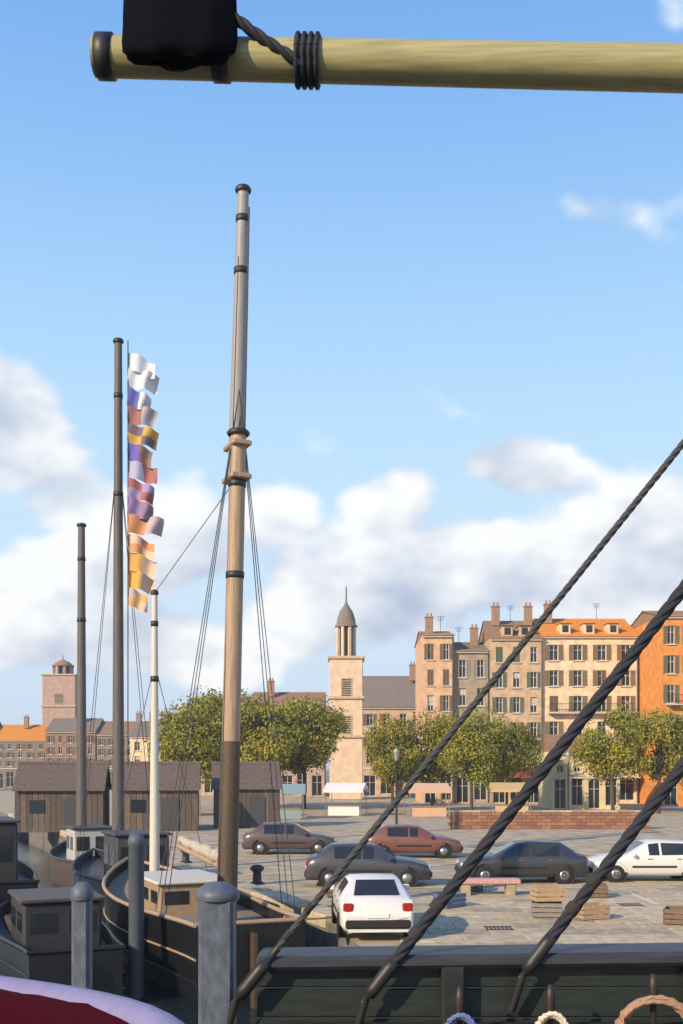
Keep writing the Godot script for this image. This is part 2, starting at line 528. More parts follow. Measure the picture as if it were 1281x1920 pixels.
func town():
	var peach: Material = mat("peach", Color(0.58, 0.38, 0.24), 0.9, 0.42, 0.12)
	var tan_: Material = mat("tanwall", Color(0.50, 0.36, 0.235), 0.9, 0.42, 0.12)
	var cream: Material = mat("cream", Color(0.68, 0.55, 0.37), 0.9, 0.42, 0.12)
	var umber: Material = mat("umber", Color(0.33, 0.265, 0.195), 0.9, 0.35, 0.12)
	var orange: Material = mat("orange", Color(0.62, 0.25, 0.055), 0.9, 0.42, 0.12)
	var grey: Material = mat("greywall", Color(0.22, 0.175, 0.15), 0.9, 0.35, 0.12)
	var rose: Material = mat("rose", Color(0.42, 0.30, 0.25), 0.9, 0.3, 0.12)
	var r_or: Material = mat("roof_orange", Color(0.60, 0.235, 0.03), 0.85, 0.45, 0.5)
	var r_br: Material = mat("roof_brown", Color(0.27, 0.165, 0.10), 0.9, 0.5, 0.5)
	var r_gr: Material = mat("roof_grey", Color(0.20, 0.165, 0.14), 0.9, 0.5, 0.5)
	var sg: Material = mat("shutter_green", Color(0.15, 0.18, 0.12), 0.7)
	var sb: Material = mat("shutter_brown", Color(0.24, 0.16, 0.10), 0.7)
	var sw: Material = mat("shutter_grey", Color(0.35, 0.33, 0.29), 0.7)
	var z := -120.0
	house("house", "narrow peach house, leftmost of the tall waterfront row", Vector3(10.9, 0, z), 3.5, 12, 19.0, 20.0, peach, r_br, 5, 2, {"shutter": sb, "chimneys": [-0.2]})
	house("house", "narrow umber house between the peach and the tan house", Vector3(14.7, 0, z - 0.6), 4.1, 12, 17.3, 18.8, umber, r_gr, 4, 2, {"shutter": sw, "chimneys": [0.2]})
	house("house", "tan house with brown roof beside the orange roofed house", Vector3(19.65, 0, z + 0.3), 5.8, 12, 18.6, 21.2, tan_, r_br, 5, 3, {"shutter": sg, "chimneys": [-0.3, 0.35]})
	house("house", "wide cream house under a bright orange tiled roof", Vector3(27.95, 0, z), 10.8, 12, 18.9, 21.5, cream, r_or, 5, 4, {"shutter": sb, "chimneys": [-0.36]})
	house("house", "deep orange house at the right edge of the picture", Vector3(37.6, 0, -112), 8.0, 14, 20.0, 21.4, orange, r_br, 5, 4, {"shutter": sg, "chimneys": [0.1]})
	house("house", "low cream house half hidden between the waterfront trees", Vector3(23.6, 0, -103), 6.6, 7, 5.6, 7.2, mat("butter", Color(0.62, 0.52, 0.31), 0.9, 0.25, 0.15), r_br, 1, 4, {"ground": 3.2, "chimneys": []})
	house("house", "brown house with wide dull roof just right of the tower", Vector3(7.5, 0, -150), 9.4, 14, 12.6, 17.4, tan_, r_gr, 3, 4, {"shutter": sb, "chimneys": [0.3]})
	house("house", "rose house behind the trees left of the tower", Vector3(-7.6, 0, -150), 10.4, 13, 12.2, 15.0, rose, r_br, 3, 5, {"shutter": sg, "chimneys": [-0.25]})
	house("house", "plain tan house behind the tall mast and the trees", Vector3(-18.0, 0, -156), 9.6, 13, 11.6, 14.6, tan_, r_br, 3, 4, {"shutter": sb, "chimneys": [0.2]})
	house("house", "pale house seen just below the hoist of flags", Vector3(-27.5, 0, -160), 8.4, 13, 8.8, 11.0, cream, r_gr, 2, 4, {"chimneys": [-0.2]})
	# far side of the basin
	var far := [[-73.0, 11.0, 10.2, 13.4, grey, r_br, "grey brown house at the far left beyond the basin"],
		[-61.5, 10.0, 9.4, 12.4, grey, r_or, "small dark house with an orange roof at far left"],
		[-51.5, 9.5, 11.0, 13.6, mat("dull_brown", Color(0.25, 0.17, 0.135), 0.9, 0.35, 0.12), r_gr, "dull brown house beyond the basin right of the orange roof"],
		[-42.0, 9.0, 10.4, 13.0, grey, r_br, "grey brown house beyond the basin behind the two dark masts"],
		[-32.0, 10.2, 10.8, 13.2, grey, r_gr, "dark house beyond the basin nearest the pale mast"]]
	for a in far:
		house("house", a[6], Vector3(a[0], 0, -205 + rng.randf() * 5), a[1], 12, a[2], a[3], a[4], a[5], 3, 5, {"shutter": sb, "chimneys": [rng.randf_range(-0.3, 0.3)]})
	tower("church_tower", "slender cream church tower with lantern beside the brown roof", Vector3(0.6, 0, -135), 4.2, 18.2, 27.4, mat("towerwall", Color(0.60, 0.48, 0.36), 0.9, 0.25, 0.12), r_gr)
	tower("bell_tower", "far pinkish bell tower above the left rooftops", Vector3(-61.5, 0, -232), 7.2, 24.5, 29.0, mat("pinkstone", Color(0.42, 0.29, 0.24), 0.9, 0.25, 0.12), r_br)
	awning("red awning over the ground floor of the tan house", Vector3(19.6, 3.2, -119.6), 5.0, Color(0.26, 0.05, 0.035), "aw_red")
	awning("cream awning over the ground floor of the cream house", Vector3(30.0, 3.2, -119.9), 6.0, Color(0.66, 0.58, 0.44), "aw_cream")
	# low brick wall along the promenade, stone capped
	var bw := thing("brick_wall", "low red brown brick wall along the promenade below the trees", "wall", Vector3(13.6, 0, -70))
	var st := S()
	box(st, Vector3(0, 0.55, 0), Vector3(13.0, 1.1, 0.4))
	done(st, "core", mat("mortar", Color(0.3, 0.24, 0.19), 0.95, 0.3, 1.0), bw)
	var bs := S()
	cbox(bs, Vector3.ZERO, Vector3(0.62, 0.2, 0.05), 0.012)
	bs.generate_normals()
	var bm := bs.commit()
	var bms := [mat("brick_a", Color(0.27, 0.12, 0.075), 0.9, 0.4, 1.5), mat("brick_b", Color(0.22, 0.105, 0.07), 0.9, 0.4, 1.5), mat("brick_c", Color(0.31, 0.16, 0.10), 0.9, 0.4, 1.5)]
	for r in 5:
		for c in 20:
			var o := put(bm, "brick", bms[rng.randi() % 3], bw)
			o.position = Vector3(-6.2 + c * 0.65 + (0.0 if r % 2 else 0.3) - 0.15, 0.13 + r * 0.215, 0.215 + rng.randf() * 0.01)
	for c in 13:
		st = S()
		cbox(st, Vector3(-6.0 + c, 1.16, 0), Vector3(0.985, 0.12, 0.56), 0.02)
		done(st, "capstone", [M.stone, M.stone_b, M.stone_c][c % 3], bw)

func tower(called: String, label: String, at: Vector3, w: float, body: float, top: float, wall: Material, roof: Material):
	var t := thing(called, label, "tower", at)
	var st := S()
	var h := w * 0.5
	cbox(st, Vector3(0, body * 0.5, -h), Vector3(w, body, w), 0.08)
	done(st, "shaft", wall, t)
	for lv in [0.45, 0.72, 1.0]:
		st = S()
		cbox(st, Vector3(0, body * lv - 0.2, -h), Vector3(w + 0.5, 0.4, w + 0.5), 0.08)
		done(st, "cornice", M.stone_b, t)
	for y in [body * 0.52, body * 0.78]:
		st = S()
		var ow := w * 0.26
		box(st, Vector3(w * 0.0, y, 0.04), Vector3(ow + 0.3, 2.5, 0.1))
		done(st, "window_surround", M.stone_b, t)
		st = S()
		for i in 8:
			box(st, Vector3(0, y - 1.0 + i * 0.28, 0.11), Vector3(ow, 0.2, 0.06), Basis(Vector3.RIGHT, 0.6))
		done(st, "louvre", M.frame_dark, t)
	# open lantern: eight piers under a small dome and spire
	var lh := (top - body) * 0.42
	var r := w * 0.27
	for i in 8:
		st = S()
		var a := TAU * (i + 0.5) / 8
		cbox(st, Vector3(sin(a) * r, body + lh * 0.5, -h + cos(a) * r), Vector3(w * 0.085, lh, w * 0.085), 0.03, Basis(Vector3.UP, a))
		done(st, "pier", wall, t)
	st = S()
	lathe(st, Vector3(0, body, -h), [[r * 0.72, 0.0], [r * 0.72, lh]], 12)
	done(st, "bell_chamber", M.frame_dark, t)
	st = S()
	var rest := top - body - lh
	lathe(st, Vector3(0, body + lh, -h), [[r * 1.25, 0], [r * 1.3, 0.25], [r * 1.1, 0.3], [r * 1.02, rest * 0.2], [r * 0.75, rest * 0.38], [r * 0.3, rest * 0.52], [0.12, rest * 0.62], [0.09, rest * 0.98], [0.0, rest]], 16)
	done(st, "dome", roof, t)

# ---------------------------------------------------------------- trees
func tree_meshes(seed_: int, hgt: float, rad: float) -> Array:
	var r := RandomNumberGenerator.new()
	r.seed = seed_
	var wood := S()
	var trunk_top := hgt * 0.34
	tube(wood, [Vector3(0, -0.1, 0), Vector3(0.04, 0.5, 0), Vector3(0.08, trunk_top, 0.05), Vector3(0.0, hgt * 0.7, 0)], [0.28, 0.2, 0.16, 0.05], 8)
	var clumps := []
	var count := 25 + (seed_ * 7) % 10
	for i in count:
		var a := TAU * i * 0.382 + r.randf() * 0.7
		var f := sqrt(r.randf()) * 0.85
		var y := hgt * (0.38 + 0.54 * r.randf())
		var lim := sin(PI * clampf((y / hgt - 0.2) / 0.86, 0.05, 0.95))
		var p := Vector3(cos(a) * rad * f * lim, y, sin(a) * rad * f * lim)
		clumps.append([p, rad * r.randf_range(0.2, 0.52)])
		if i % 2 == 0:
			var s := Vector3(0.05, trunk_top * r.randf_range(0.85, 1.4), 0)
			tube(wood, [s, s.lerp(p, 0.5) + Vector3(0, 0.25, 0), p], [0.1, 0.06, 0.02], 5, false)
	wood.generate_normals()
	var lf := SurfaceTool.new()
	lf.begin(Mesh.PRIMITIVE_TRIANGLES)
	lf.set_smooth_group(-1)
	for c in clumps:
		var tone := r.randf_range(0.75, 1.2)
		var yel := r.randf()
		for k in 400:
			var v := Vector3(r.randfn(), r.randfn() * 0.8, r.randfn())
			v = v.normalized() * pow(r.randf(), 0.45) * c[1] * r.randf_range(0.85, 1.15)
			var p: Vector3 = c[0] + v
			var nrm := (v.normalized() + Vector3(r.randfn(), r.randfn(), r.randfn()) * 0.6).normalized()
			var u := nrm.cross(Vector3(r.randfn(), r.randfn(), r.randfn())).normalized()
			var w := nrm.cross(u)
			var s := r.randf_range(0.08, 0.17)
			var q := r.randf_range(0.8, 1.2) * tone
			var col := Color(0.20, 0.215, 0.02).lerp(Color(0.28, 0.24, 0.024), yel) * q
			col.a = 1.0
			for vv in [p + u * s * 1.3, p + w * s * 0.7, p - u * s * 1.3, p + u * s * 1.3, p - u * s * 1.3, p - w * s * 0.7]:
				lf.set_color(col); lf.add_vertex(vv)
	lf.generate_normals()
	return [wood.commit(), lf.commit()]

func trees():
	var lm := StandardMaterial3D.new()
	lm.vertex_color_use_as_albedo = true
	lm.roughness = 0.7
	lm.backlight_enabled = true
	lm.backlight = Color(0.45, 0.45, 0.07)
	lm.cull_mode = BaseMaterial3D.CULL_DISABLED
	var kinds := []
	for i in 6: kinds.append(tree_meshes(40 + i, 10.0, 3.8 + 0.28 * ((i * 5) % 6)))
	# photo x of the trunk, distance, photo y of the top, width factor, label
	var spots := [[360, 100, 1322, 0.95, "olive tree nearest the pale mast, left of the tall mast"],
		[425, 106, 1300, 1.05, "yellowish tree standing straight behind the tall mast"],
		[500, 100, 1318, 0.95, "olive tree just right of the tall mast"],
		[570, 104, 1312, 1.0, "dense olive tree next to the church tower"],
		[735, 98, 1350, 0.85, "green tree next right of the church tower"],
		[810, 100, 1345, 0.9, "broad green tree before the peach and umber houses"],
		[885, 96, 1338, 0.85, "green tree before the tan house, left of the ropes"],
		[950, 99, 1352, 0.8, "thin green tree right beside the cream low house"],
		[1150, 96, 1325, 0.95, "tall green tree before the orange roofed house"],
		[1235, 94, 1335, 0.9, "green tree before the deep orange house"],
		[1310, 96, 1330, 0.9, "green tree cut by the right edge of the picture"]]
	for i in spots.size():
		var s: Array = spots[i]
		var d: float = s[1]
		var h: float = EYE + (1440.0 - s[2]) / F * d
		var t := thing("tree", s[4], "tree", Vector3((s[0] - 640.5) / F * d, 0, -d), rng.randf() * TAU, "trees along the promenade")
		var k: Array = kinds[(i * 5 + 2) % 6]
		var f: float = h / 10.0
		t.scale = Vector3(f * s[3], f, f * s[3])
		put(k[0], "trunk", M.bark, t)
		put(k[1], "crown", lm, t)

# ---------------------------------------------------------------- cars and quay furniture
func car(label: String, at: Vector3, turn: float, paint: Material, L := 4.2, W := 1.75, H := 1.45):
	var t := thing("parked_car", label, "car", at, turn, "cars parked on the quay")
	var hw := W * 0.5
	# stations along z (front = +z): z, belt height, roof height, half width, roof half width
	var k := L / 4.2
	var stn := [[2.1, 0.55, 0.56, 0.78, 0.7], [2.02, 0.72, 0.74, 0.92, 0.8], [1.5, 0.86, 0.9, 0.99, 0.86], [0.98, 0.92, 0.96, 1.0, 0.86],
		[0.2, 0.93, 1.40, 1.0, 0.72], [-0.2, 0.93, 1.45, 1.0, 0.71], [-1.2, 0.95, 1.42, 1.0, 0.69], [-1.75, 0.97, 1.05, 0.98, 0.82], [-2.02, 0.95, 0.98, 0.94, 0.84], [-2.1, 0.6, 0.62, 0.86, 0.78]]
	var rings := []
	for s in stn:
		var z: float = s[0] * k
		var b: float = s[1]
		var rf: float = s[2] * H / 1.45
		var a: float = hw * s[3]
		var q: float = hw * s[4]
		var lo: float = 0.24
		rings.append([Vector3(a * 0.9, lo, z), Vector3(a, lo + 0.14, z), Vector3(a * 1.0, b * 0.78, z), Vector3(a * 0.97, b, z), Vector3(q, rf - 0.05, z), Vector3(q * 0.85, rf, z), Vector3(0, rf + 0.012, z),
			Vector3(-q * 0.85, rf, z), Vector3(-q, rf - 0.05, z), Vector3(-a * 0.97, b, z), Vector3(-a * 1.0, b * 0.78, z), Vector3(-a, lo + 0.14, z), Vector3(-a * 0.9, lo, z)])
	var st := S()
	st.set_smooth_group(1)
	loft(st, rings, true)
	st.set_smooth_group(-1)
	for e in [rings[0], rings[-1]]:
		for j in range(1, 12): tri(st, e[0], e[j], e[j + 1])
	done(st, "body", paint, t)
	# glass just proud of the greenhouse
	var g := func(a: Vector3, b: Vector3, c: Vector3, d: Vector3, called: String):
		var m := (a + b + c + d) * 0.25
		var o := (b - a).cross(d - a).normalized() * 0.018
		if o.dot(m - Vector3(0, 0.8, -0.4)) < 0: o = -o
		var s2 := S()
		quad(s2, m.lerp(a, 0.88) + o, m.lerp(b, 0.88) + o, m.lerp(c, 0.88) + o, m.lerp(d, 0.88) + o)
		done(s2, called, M.glass, t)
	g.call(rings[3][5], rings[3][7], rings[4][7], rings[4][5], "windscreen")
	g.call(rings[7][5], rings[7][7], rings[6][7], rings[6][5], "rear_window")
	for sd in [[3, 4], [9, 8]]:
		for i in [[4, 5], [5, 6]]:
			g.call(rings[i[0]][sd[0]], rings[i[1]][sd[0]], rings[i[1]][sd[1]], rings[i[0]][sd[1]], "side_window")
	for x in [-1.0, 1.0]:
		for z in [1.3, -1.3]:
			var wn := Node3D.new()
			wn.name = "wheel"; t.add_child(wn, true)
			wn.position = Vector3(x * (hw - 0.09), 0.31, z * k)
			st = S()
			lathe(st, Vector3(-0.1, 0, 0), [[0.18, 0.0], [0.29, 0.0], [0.31, 0.03], [0.31, 0.18], [0.29, 0.21], [0.18, 0.21]], 20, Vector3.RIGHT)
			done(st, "tyre", M.rubber, wn)
			st = S()
			lathe(st, Vector3(-0.09, 0, 0), [[0.0, 0.0], [0.2, 0.0], [0.2, 0.19], [0.06, 0.17], [0.0, 0.19]], 20, Vector3.RIGHT)
			done(st, "rim", M.rim, wn)
		for z in [1.3, -1.3]:
			st = S()
			lathe(st, Vector3(x * (hw - 0.006), 0.33, z * k), [[0.0, 0.0], [0.375, 0.0], [0.385, 0.012 * x]], 20, Vector3.RIGHT)
			done(st, "wheel_arch", M.rubber, t)
		st = S()
		cbox(st, Vector3(x * (hw + 0.004), 0.56, 0.0), Vector3(0.03, 0.07, L * 0.36), 0.008)
		done(st, "side_trim", M.rubber, t)
		for z in [0.15, -0.85]:
			st = S()
			cbox(st, Vector3(x * (hw + 0.006), 0.83, z * k), Vector3(0.03, 0.03, 0.18), 0.008)
			done(st, "door_handle", M.rim, t)
		st = S()
		cbox(st, Vector3(x * hw * 0.7, 0.66, 2.03 * k), Vector3(0.3, 0.13, 0.12), 0.03)
		done(st, "headlight", mat("lens", Color(0.6, 0.6, 0.58), 0.1), t)
		st = S()
		cbox(st, Vector3(x * hw * 0.78, 0.8, -2.04 * k), Vector3(0.24, 0.2, 0.1), 0.03)
		done(st, "tail_light", mat("redlens", Color(0.3, 0.015, 0.01), 0.15), t)
		st = S()
		cbox(st, Vector3(x * (hw + 0.08), 0.98, 0.72 * k), Vector3(0.2, 0.14, 0.1), 0.03)
		done(st, "mirror", paint, t)
	st = S()
	cbox(st, Vector3(0, 0.42, 2.1 * k), Vector3(W * 0.86, 0.2, 0.1), 0.04)
	done(st, "bumper", M.rubber, t)
	st = S()
	cbox(st, Vector3(0, 0.42, -2.1 * k), Vector3(W * 0.86, 0.2, 0.1), 0.04)
	done(st, "bumper", M.rubber, t)
	st = S()
	cbox(st, Vector3(0, 0.62, -2.11 * k), Vector3(0.5, 0.11, 0.03), 0.005)
	done(st, "number_plate", M.white_paint, t)

func stall(label: String, at: Vector3, w: float, key: String, c: Color):
	var t := thing("market_stall", label, "stall", at, rng.randf_range(-0.2, 0.2), "stalls on the promenade")
	var m: Material = mat(key, c, 0.85, 0.2, 0.6)
	var st := S()
	for s in [-1.0, 1.0]:
		quad(st, Vector3(-w * 0.56, 2.75, 0), Vector3(w * 0.56, 2.75, 0), Vector3(w * 0.56, 2.2, s * 1.5), Vector3(-w * 0.56, 2.2, s * 1.5))
		quad(st, Vector3(-w * 0.56, 2.2, s * 1.5), Vector3(w * 0.56, 2.2, s * 1.5), Vector3(w * 0.56, 1.95, s * 1.5), Vector3(-w * 0.56, 1.95, s * 1.5))
		tri(st, Vector3(s * w * 0.56, 2.75, 0), Vector3(s * w * 0.56, 2.2, 1.5), Vector3(s * w * 0.56, 2.2, -1.5))
	done(st, "canopy", m, t)
	for x in [-1.0, 1.0]:
		for z in [-1.0, 1.0]:
			st = S()
			tube(st, [Vector3(x * w * 0.5, 0, z * 1.3), Vector3(x * w * 0.5, 2.3, z * 1.3)], 0.04, 6)
			done(st, "post", M.rim, t)
	st = S()
	cbox(st, Vector3(0, 0.85, 0.8), Vector3(w * 0.9, 0.08, 1.0), 0.02)
	done(st, "counter", mat("counter", Color(0.3, 0.2, 0.12), 0.8, 0.4, 1.0), t)
	st = S()
	cbox(st, Vector3(0, 0.42, 1.22), Vector3(w * 0.88, 0.78, 0.04), 0.01)
	done(st, "skirt", m, t)

func crate(label: String, at: Vector3, turn: float, c: Color, key: String):
	var t := thing("fish_crate", label, "crate", at, turn, "crates on the quay")
	var m: Material = mat(key, c, 0.8, 0.45, 2.0)
	for s in [-1.0, 1.0]:
		for k in 3:
			var st := S()
			cbox(st, Vector3(0, 0.07 + k * 0.13, s * 0.27), Vector3(0.8, 0.11, 0.025), 0.006)
			done(st, "slat", m, t)
			st = S()
			cbox(st, Vector3(s * 0.39, 0.07 + k * 0.13, 0), Vector3(0.025, 0.11, 0.51), 0.006)
			done(st, "slat", m, t)
	var st := S()
	cbox(st, Vector3(0, 0.025, 0), Vector3(0.76, 0.03, 0.5), 0.006)
	done(st, "base", m, t)

func clutter():
	var d := [["cream canopied stall below the trees left of the tower", -8.5, -88, 3.4, "st_cream", Color(0.62, 0.5, 0.36)],
		["white canopied stall standing before the tower foot", 0.4, -90, 3.0, "st_white", Color(0.7, 0.68, 0.64)],
		["peach canopied stall under the green trees", 7.0, -88, 3.2, "st_peach", Color(0.62, 0.4, 0.26)],
		["faded ochre stall right beside the cream low house", 14.6, -92, 3.2, "st_ochre", Color(0.5, 0.36, 0.18)],
		["pale teal stall left of the tower stall", -4.4, -84, 2.8, "st_teal", Color(0.22, 0.32, 0.32)],
		["tan canopied stall near the tall mast", -13.6, -90, 3.2, "st_tan", Color(0.45, 0.35, 0.25)]]
	for a in d: stall(a[0], Vector3(a[1], 0, a[2]), a[3], a[4], a[5])
	crate("worn tan crate lying nearest the right rope", Vector3(6.6, 0.02, -28.2), 0.3, Color(0.36, 0.25, 0.15), "cr_a")
	crate("grey crate standing just left of the worn tan crate", Vector3(5.5, 0.02, -28.6), -0.15, Color(0.22, 0.2, 0.18), "cr_b")
	crate("tan crate stacked on top of the grey crate", Vector3(5.52, 0.44, -28.58), 0.12, Color(0.40, 0.28, 0.16), "cr_c")
	var more := [[8.6, -27.4, "dark crate farthest right behind the cap rail"], [4.3, -34.6, "brown crate beside the left end of the pink bench"], [-0.2, -33.2, "brown crate between the slate car and the quay edge"], [7.9, -33.0, "brown crate between the black car and the drain grate"], [2.2, -41.5, "brown crate behind the dark slate car"]]
	for a in more: crate(a[2], Vector3(a[0], 0.025, a[1]), rng.randf() * 2.0, Color(0.16, 0.11, 0.075), "cr_e")
	crate("blue crate alone between the white car and the bench", Vector3(3.1, 0.02, -30.6), 0.7, Color(0.08, 0.13, 0.22), "cr_d")
	var q := get_node("quay")
	var wm: Material = mat("road_paint", Color(0.62, 0.6, 0.56), 0.8, 0.6, 2.2)
	for i in 7:
		var st := S()
		cbox(st, Vector3(-2.4 + i * 2.9, 0.026, -32.6 if i % 2 else -32.5), Vector3(0.11, 0.006, 2.6), 0.002)
		done(st, "parking_line", wm, q)
	for p in [Vector3(3.9, 0.027, -26.5), Vector3(8.4, 0.027, -31.0)]:
		var st := S()
		for k in 7: box(st, p + Vector3(-0.3 + k * 0.1, 0, 0), Vector3(0.05, 0.01, 0.5))
		box(st, p + Vector3(0, 0, 0.27), Vector3(0.7, 0.01, 0.05)); box(st, p - Vector3(0, 0, 0.27), Vector3(0.7, 0.01, 0.05))
		done(st, "drain_grate", M.iron, q)

func shed(label: String, at: Vector3, w: float):
	var t := thing("timber_shed", label, "shed", at, 0.12, "timber sheds on the quay")
	var h := 2.7
	var ms := [along(mat("board_a", Color(0.12, 0.095, 0.075), 0.9, 0.6, 0.9), Vector3(2, 0.3, 2)), along(mat("board_b", Color(0.15, 0.115, 0.09), 0.9, 0.6, 0.9), Vector3(2, 0.3, 2)), mat("board_c", Color(0.095, 0.078, 0.066), 0.9, 0.45, 0.9)]
	var n := int(w / 0.36)
	for i in n:
		var st := S()
		cbox(st, Vector3(-w * 0.5 + w * (i + 0.5) / n, h * 0.5, 0.0), Vector3(w / n - 0.02, h, 0.05), 0.01)
		done(st, "board", ms[rng.randi() % 3], t)
	var st := S()
	for s in [-1.0, 1.0]:
		quad(st, Vector3(s * w * 0.5, 0, -0.02), Vector3(s * w * 0.5, h, -0.02), Vector3(s * w * 0.5, h, -4), Vector3(s * w * 0.5, 0, -4))
		tri(st, Vector3(s * w * 0.5, h, 0), Vector3(s * w * 0.5, h + 1.5, -2), Vector3(s * w * 0.5, h, -4))
	quad(st, Vector3(-w * 0.5, 0, -4), Vector3(w * 0.5, 0, -4), Vector3(w * 0.5, h, -4), Vector3(-w * 0.5, h, -4))
	done(st, "wall", ms[0], t)
	gable_roof(t, w, 4.0, h, h + 1.6, mat("shed_roof", Color(0.13, 0.10, 0.085), 0.9, 0.5, 0.6), 0.3)
	st = S()
	cbox(st, Vector3(w * 0.15, 1.05, 0.06), Vector3(1.1, 2.1, 0.06), 0.01)
	done(st, "door", mat("shed_door", Color(0.05, 0.055, 0.06), 0.7, 0.3, 0.8), t)
	st = S()
	box(st, Vector3(-w * 0.25, 1.6, 0.05), Vector3(0.9, 0.8, 0.06))
	done(st, "window", M.glass, t)

func quay_things():
	var p1: Material = mat("car_grey", Color(0.04, 0.042, 0.05), 0.25); p1.clearcoat_enabled = true
	var p2: Material = mat("car_brown", Color(0.075, 0.05, 0.045), 0.25); p2.clearcoat_enabled = true
	var p3: Material = mat("car_white", Color(0.66, 0.65, 0.62), 0.25); p3.clearcoat_enabled = true
	var p4: Material = mat("car_black", Color(0.025, 0.025, 0.03), 0.25); p4.clearcoat_enabled = true
	var p5: Material = mat("car_rust", Color(0.16, 0.055, 0.035), 0.25); p5.clearcoat_enabled = true
	car("dark slate car side on, parked behind the white car", Vector3(0.9, 0, -36.5), PI * 0.5, p1)
	car("black car side on, parked behind the middle rope", Vector3(6.3, 0, -37.5), -PI * 0.5, p4, 4.4)
	car("white car seen from behind, nearest to the tall mast", Vector3(0.72, 0, -26.4), PI + 0.06, p3, 4.0, 1.75, 1.4)
	car("rust red car parked behind the dark slate car", Vector3(3.2, 0, -48), PI * 0.5, p5, 4.3)
	car("white car at the right edge beyond the last rope", Vector3(10.9, 0, -38.0), -PI * 0.5, p3, 4.3)
	car("grey brown car left of the rust red car", Vector3(-2.4, 0, -50), PI * 0.5, p2, 4.3)
	for a in [[-17.6, -66.5, 5.4, "brown timber shed on the quay, leftmost of three"], [-11.6, -67.5, 5.0, "brown timber shed on the quay, middle one of three"], [-6.3, -71.0, 4.4, "small brown timber shed beside the tall mast"]]:
		shed(a[3], Vector3(a[0], 0, a[1]), a[2])
	clutter()
	# faded pink bench slab on two blocks
	var b := thing("stone_bench", "faded pink stone bench before the black parked car", "bench", Vector3(4.6, 0, -33.5))
	var st := S()
	cbox(st, Vector3(0, 0.45, 0), Vector3(2.0, 0.16, 0.55), 0.03)
	done(st, "seat", mat("pinkslab", Color(0.5, 0.28, 0.26), 0.8, 0.25, 1.0), b)
	for s in [-0.7, 0.7]:
		st = S()
		cbox(st, Vector3(s, 0.18, 0), Vector3(0.3, 0.37, 0.45), 0.03)
		done(st, "leg", M.stone_c, b)
	# iron bollards along the edge
	var lab := ["nearest black mooring bollard at the quay edge", "second black mooring bollard along the quay edge", "third black mooring bollard along the quay edge", "farthest black mooring bollard along the quay edge"]
	var dir := Vector3(-72.0, 0, -162.0).normalized()
	for i in 4:
		var p := Vector3(0.75, 0.0, -28.5) + dir * (i * 9.0)
		var t := thing("mooring_bollard", lab[i], "bollard", p, 0.0, "bollards along the quay edge")
		st = S()
		lathe(st, Vector3.ZERO, [[0.26, 0], [0.26, 0.06], [0.16, 0.1], [0.14, 0.42], [0.24, 0.5], [0.25, 0.58], [0.15, 0.66], [0.0, 0.68]], 16)
		done(st, "post", M.iron, t)
	# street lamps
	var ll := ["street lamp right of the church tower behind the rust red car", "street lamp standing before the cream low house"]
	var ls := [Vector3(3.4, 0, -66), Vector3(17.0, 0, -80)]
	for i in 2:
		var t := thing("street_lamp", ll[i], "street lamp", ls[i], 0.0, "lamps along the promenade")
		st = S()
		lathe(st, Vector3.ZERO, [[0.2, 0], [0.2, 0.3], [0.1, 0.5], [0.07, 1.2], [0.055, 4.4], [0.08, 4.45]], 10)
		done(st, "post", M.iron, t)
		st = S()
		lathe(st, Vector3(0, 4.45, 0), [[0.1, 0], [0.22, 0.55], [0.24, 0.58], [0.0, 0.8]], 6)
		done(st, "lantern", mat("lampglass", Color(0.3, 0.3, 0.28), 0.2), t)

# ---------------------------------------------------------------- boats
func boat_width(t: float) -> float:
	if t < 0.5: return lerpf(0.74, 1.0, smooth(0.0, 0.5, t))
	return 1.0 - pow((t - 0.5) / 0.5, 2.3) * 0.985

